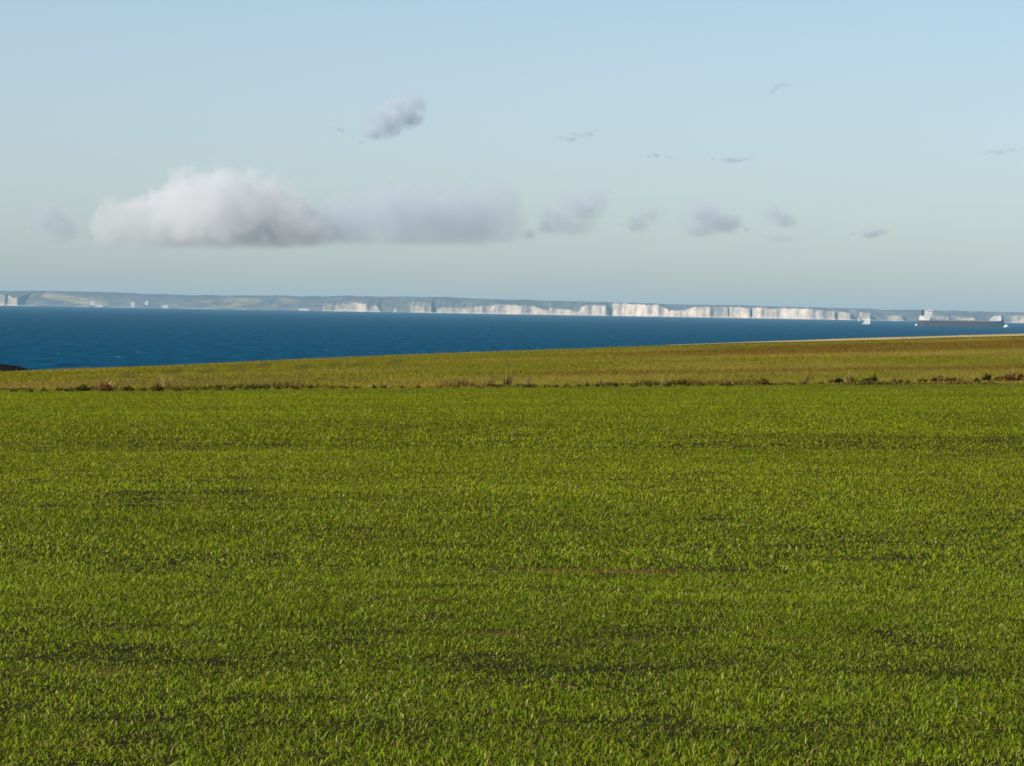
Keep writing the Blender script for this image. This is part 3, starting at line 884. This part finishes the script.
def cloud(y, puffs_px, base_py, tau, label, noise_amp=.9, seed=0, soft=.8, colour=(.80, .87, .95), nfreq=2.4, grow=1.42):
    """puffs in photograph pixels (x, y, half width, half height); tau is the optical depth through the thickest puff"""
    s_ = y / F
    cx = np.mean([p[0] for p in puffs_px]); cy = np.mean([p[1] for p in puffs_px])
    o0 = at(cx, cy, y)
    pf = []
    r_ = random.Random(seed)
    for (px, py, hw, hh) in puffs_px:
        p = at(px, py, y)
        rr = min(hw, hh * 1.8) * s_
        pf.append((p.x - o0.x, r_.uniform(-.3, .3) * rr, p.z - o0.z, hw * s_ * grow, rr * grow, hh * s_ * grow))
    tau *= TAU.get(seed, 2.3)
    bz = at(cx, base_py, y).z - o0.z
    sz = max(p[5] for p in pf)
    big_ = max(p[4] for p in pf)
    mat = cloud_mat('cloud vapour', pf, tau / (big_ * .9), nfreq / sz, noise_amp, (bz - .05 * sz, bz + .20 * sz), soft=soft, colour=colour)
    bm = bmesh.new()
    for (a, b_, c_, rx, ry, rz) in pf:
        r = bmesh.ops.create_icosphere(bm, subdivisions=4, radius=1.0)
        for v in r['verts']:
            v.co = Vector((a + v.co.x * rx * .97, b_ + v.co.y * ry * .97, max(c_ + v.co.z * rz * .97, bz - .06 * sz)))
    tmp = bpy.data.meshes.new('tmp'); bm.to_mesh(tmp); bm.free()
    to = bpy.data.objects.new('tmp', tmp); COL.objects.link(to)
    md = to.modifiers.new('r', 'REMESH'); md.mode = 'VOXEL'; md.voxel_size = sz * .09
    dg = bpy.context.evaluated_depsgraph_get()
    me = bpy.data.meshes.new_from_object(to.evaluated_get(dg))
    bpy.data.objects.remove(to); bpy.data.meshes.remove(tmp)
    me.name = 'cloud'
    me.materials.clear(); me.materials.append(mat)
    o = bpy.data.objects.new('cloud', me); COL.objects.link(o)
    o.location = o0
    tag(o, label, 'cloud', 'clouds over the far coast')
    return o


def wisp(px, py, hw, hh, tilt, n, seed):
    """a string of small torn puffs"""
    r_ = random.Random(seed * 7 + 1)
    res = []
    for k in range(n):
        t = (k + r_.uniform(-.35, .35)) / (n - 1) * 2 - 1
        q_ = (1 - .55 * abs(t)) * r_.uniform(.5, 1.1)
        res.append((px + t * hw * .8, py - t * tilt + r_.uniform(-.35, .35) * hh, max(2.2, hw * .38 * q_), max(1.6, hh * .62 * q_)))
    return res


cloud(60000, [(212, 216, 54, 42), (222, 190, 28, 19), (172, 222, 44, 33), (190, 200, 26, 22), (116, 226, 24, 24), (140, 222, 30, 24), (250, 212, 42, 36), (280, 222, 38, 25), (304, 230, 24, 17), (150, 242, 60, 9), (260, 242, 66, 10)], 249, 1.9,
      'largest white heaped cumulus with bright rounded top and flat base', noise_amp=1.5, seed=1, soft=.20, nfreq=3.2, grow=1.42, colour=(.945, .962, .99))
cloud(62000, [(44, 220, 18, 19), (60, 228, 17, 16), (52, 212, 12, 10)] + wisp(50, 236, 32, 12, 2, 5, 2), 247, .45, 'faint grey wisp of cloud left of the big white cumulus', seed=2, soft=.7, noise_amp=1.3)
cloud(60500, [(312, 228, 42, 22), (352, 220, 40, 32), (400, 217, 54, 36), (450, 215, 56, 33), (494, 212, 34, 29), (410, 238, 70, 12), (480, 236, 40, 12)], 248, 1.1,
      'long flat grey cloud right of the big white cumulus', seed=3, soft=.65, noise_amp=1.3, nfreq=2.6, colour=(.80, .875, .96))
cloud(26000, [(386, 122, 20, 14), (402, 114, 18, 14), (414, 104, 12, 10), (396, 106, 14, 8), (374, 132, 13, 8), (410, 120, 12, 7)] + wisp(388, 128, 34, 16, 10, 6, 4), 150, 1.8, 'small mauve grey puffy cloud floating highest above the long grey cloud', seed=4, soft=.6, noise_amp=1.5, nfreq=2.2, grow=1.45, colour=(.80, .86, .93))
cloud(61000, [(578, 208, 25, 17), (594, 199, 15, 11), (560, 218, 20, 13), (572, 226, 24, 10)] + wisp(568, 212, 46, 24, 14, 7, 5), 242, .7, 'ragged pale grey cloud just right of the long flat grey one', seed=5, soft=0.65, noise_amp=1.38)
cloud(61500, [(640, 222, 13, 10), (651, 214, 11, 11)] + wisp(644, 220, 24, 16, 8, 5, 6), 238, .35, 'barely visible grey wisp between two ragged grey clouds', seed=6, soft=0.65, noise_amp=1.49)
cloud(59000, [(702, 214, 21, 14), (718, 222, 24, 12), (698, 228, 18, 9)] + wisp(712, 222, 38, 20, -5, 6, 7), 240, .95, 'bluish grey cloud patch standing alone below two tiny wisps', seed=7, soft=0.59, noise_amp=1.26)
cloud(60000, [(774, 214, 11, 11), (786, 220, 13, 9), (781, 238, 19, 5)] + wisp(780, 218, 24, 16, -5, 5, 8) + wisp(782, 239, 24, 5, 0, 4, 18), 246, .4, 'faint broken wisp right of the bluish grey cloud patch', seed=8, soft=0.65, noise_amp=1.38)
cloud(60000, wisp(871, 232, 24, 8, 2, 6, 9), 240, .6, 'small flat grey cloud streak low on the right', seed=9, soft=0.59, noise_amp=1.15)
cloud(26000, wisp(579, 135, 22, 6, 4, 6, 10), 146, .55, 'tiny grey wisp right of the highest puffy cloud', seed=10, soft=0.59, noise_amp=1.38)
cloud(28000, wisp(659, 155, 15, 6, -1, 5, 11), 164, .5, 'tiny grey dot of cloud left of the thin double wisp', seed=11, soft=0.59, noise_amp=1.38)
cloud(28000, wisp(733, 159, 24, 6, 1, 6, 12), 168, .5, 'thin grey streak wisp above the bluish grey cloud patch', seed=12, soft=0.59, noise_amp=1.49)
cloud(22000, [(772, 91, 3.4, 2.6), (775, 88, 3.6, 2.4), (778.5, 85.5, 4, 2.2), (783, 84.2, 4.2, 2), (788, 84.6, 3.4, 1.7)], 96, .4, 'tiny curved wisp alone, topmost of all the clouds', seed=13, soft=0.59, noise_amp=1.26)
cloud(28000, wisp(1004, 151, 26, 6, 3, 6, 14), 160, .35, 'very faint broken wisp near the right edge of the sky', seed=14, soft=0.65, noise_amp=1.61)
cloud(26000, wisp(339, 131, 11, 5, -2, 4, 15), 138, .4, 'speck of grey cloud left of the mauve puffy one', seed=15, soft=0.59, noise_amp=1.26)

# ------------------------------------------------------------------ air
hz, nt, nd, ln = new_mat('sea haze')
pv = nd.new('ShaderNodeVolumePrincipled')
pv.inputs['Color'].default_value = (.45, .79, 1.0, 1)
pv.inputs['Density'].default_value = 1.6e-5
pv.inputs['Anisotropy'].default_value = .05
out(nd, ln, pv.outputs[0], 'Volume')
bm = bmesh.new(); box(bm, -31000, 31000, -500, 45000, -10, 145)
haze = bm_obj('haze', bm, hz); kind(haze, 'stuff')

# ------------------------------------------------------------------ render settings
vs = scene.view_settings
vs.view_transform = 'Standard'; vs.look = 'None'; vs.exposure = .4; vs.gamma = 1; vs.use_curve_mapping = False
cy = scene.cycles
cy.max_bounces = 6; cy.diffuse_bounces = 3; cy.glossy_bounces = 2; cy.transmission_bounces = 3; cy.volume_bounces = 4; cy.transparent_max_bounces = 16
cy.volume_step_rate = .15; cy.volume_max_steps = 1024
cy.use_denoising = True; cy.denoiser = 'OPENIMAGEDENOISE'
cy.sample_clamp_indirect = 6
scene.render.film_transparent = False
cy.filter_width = 1.7
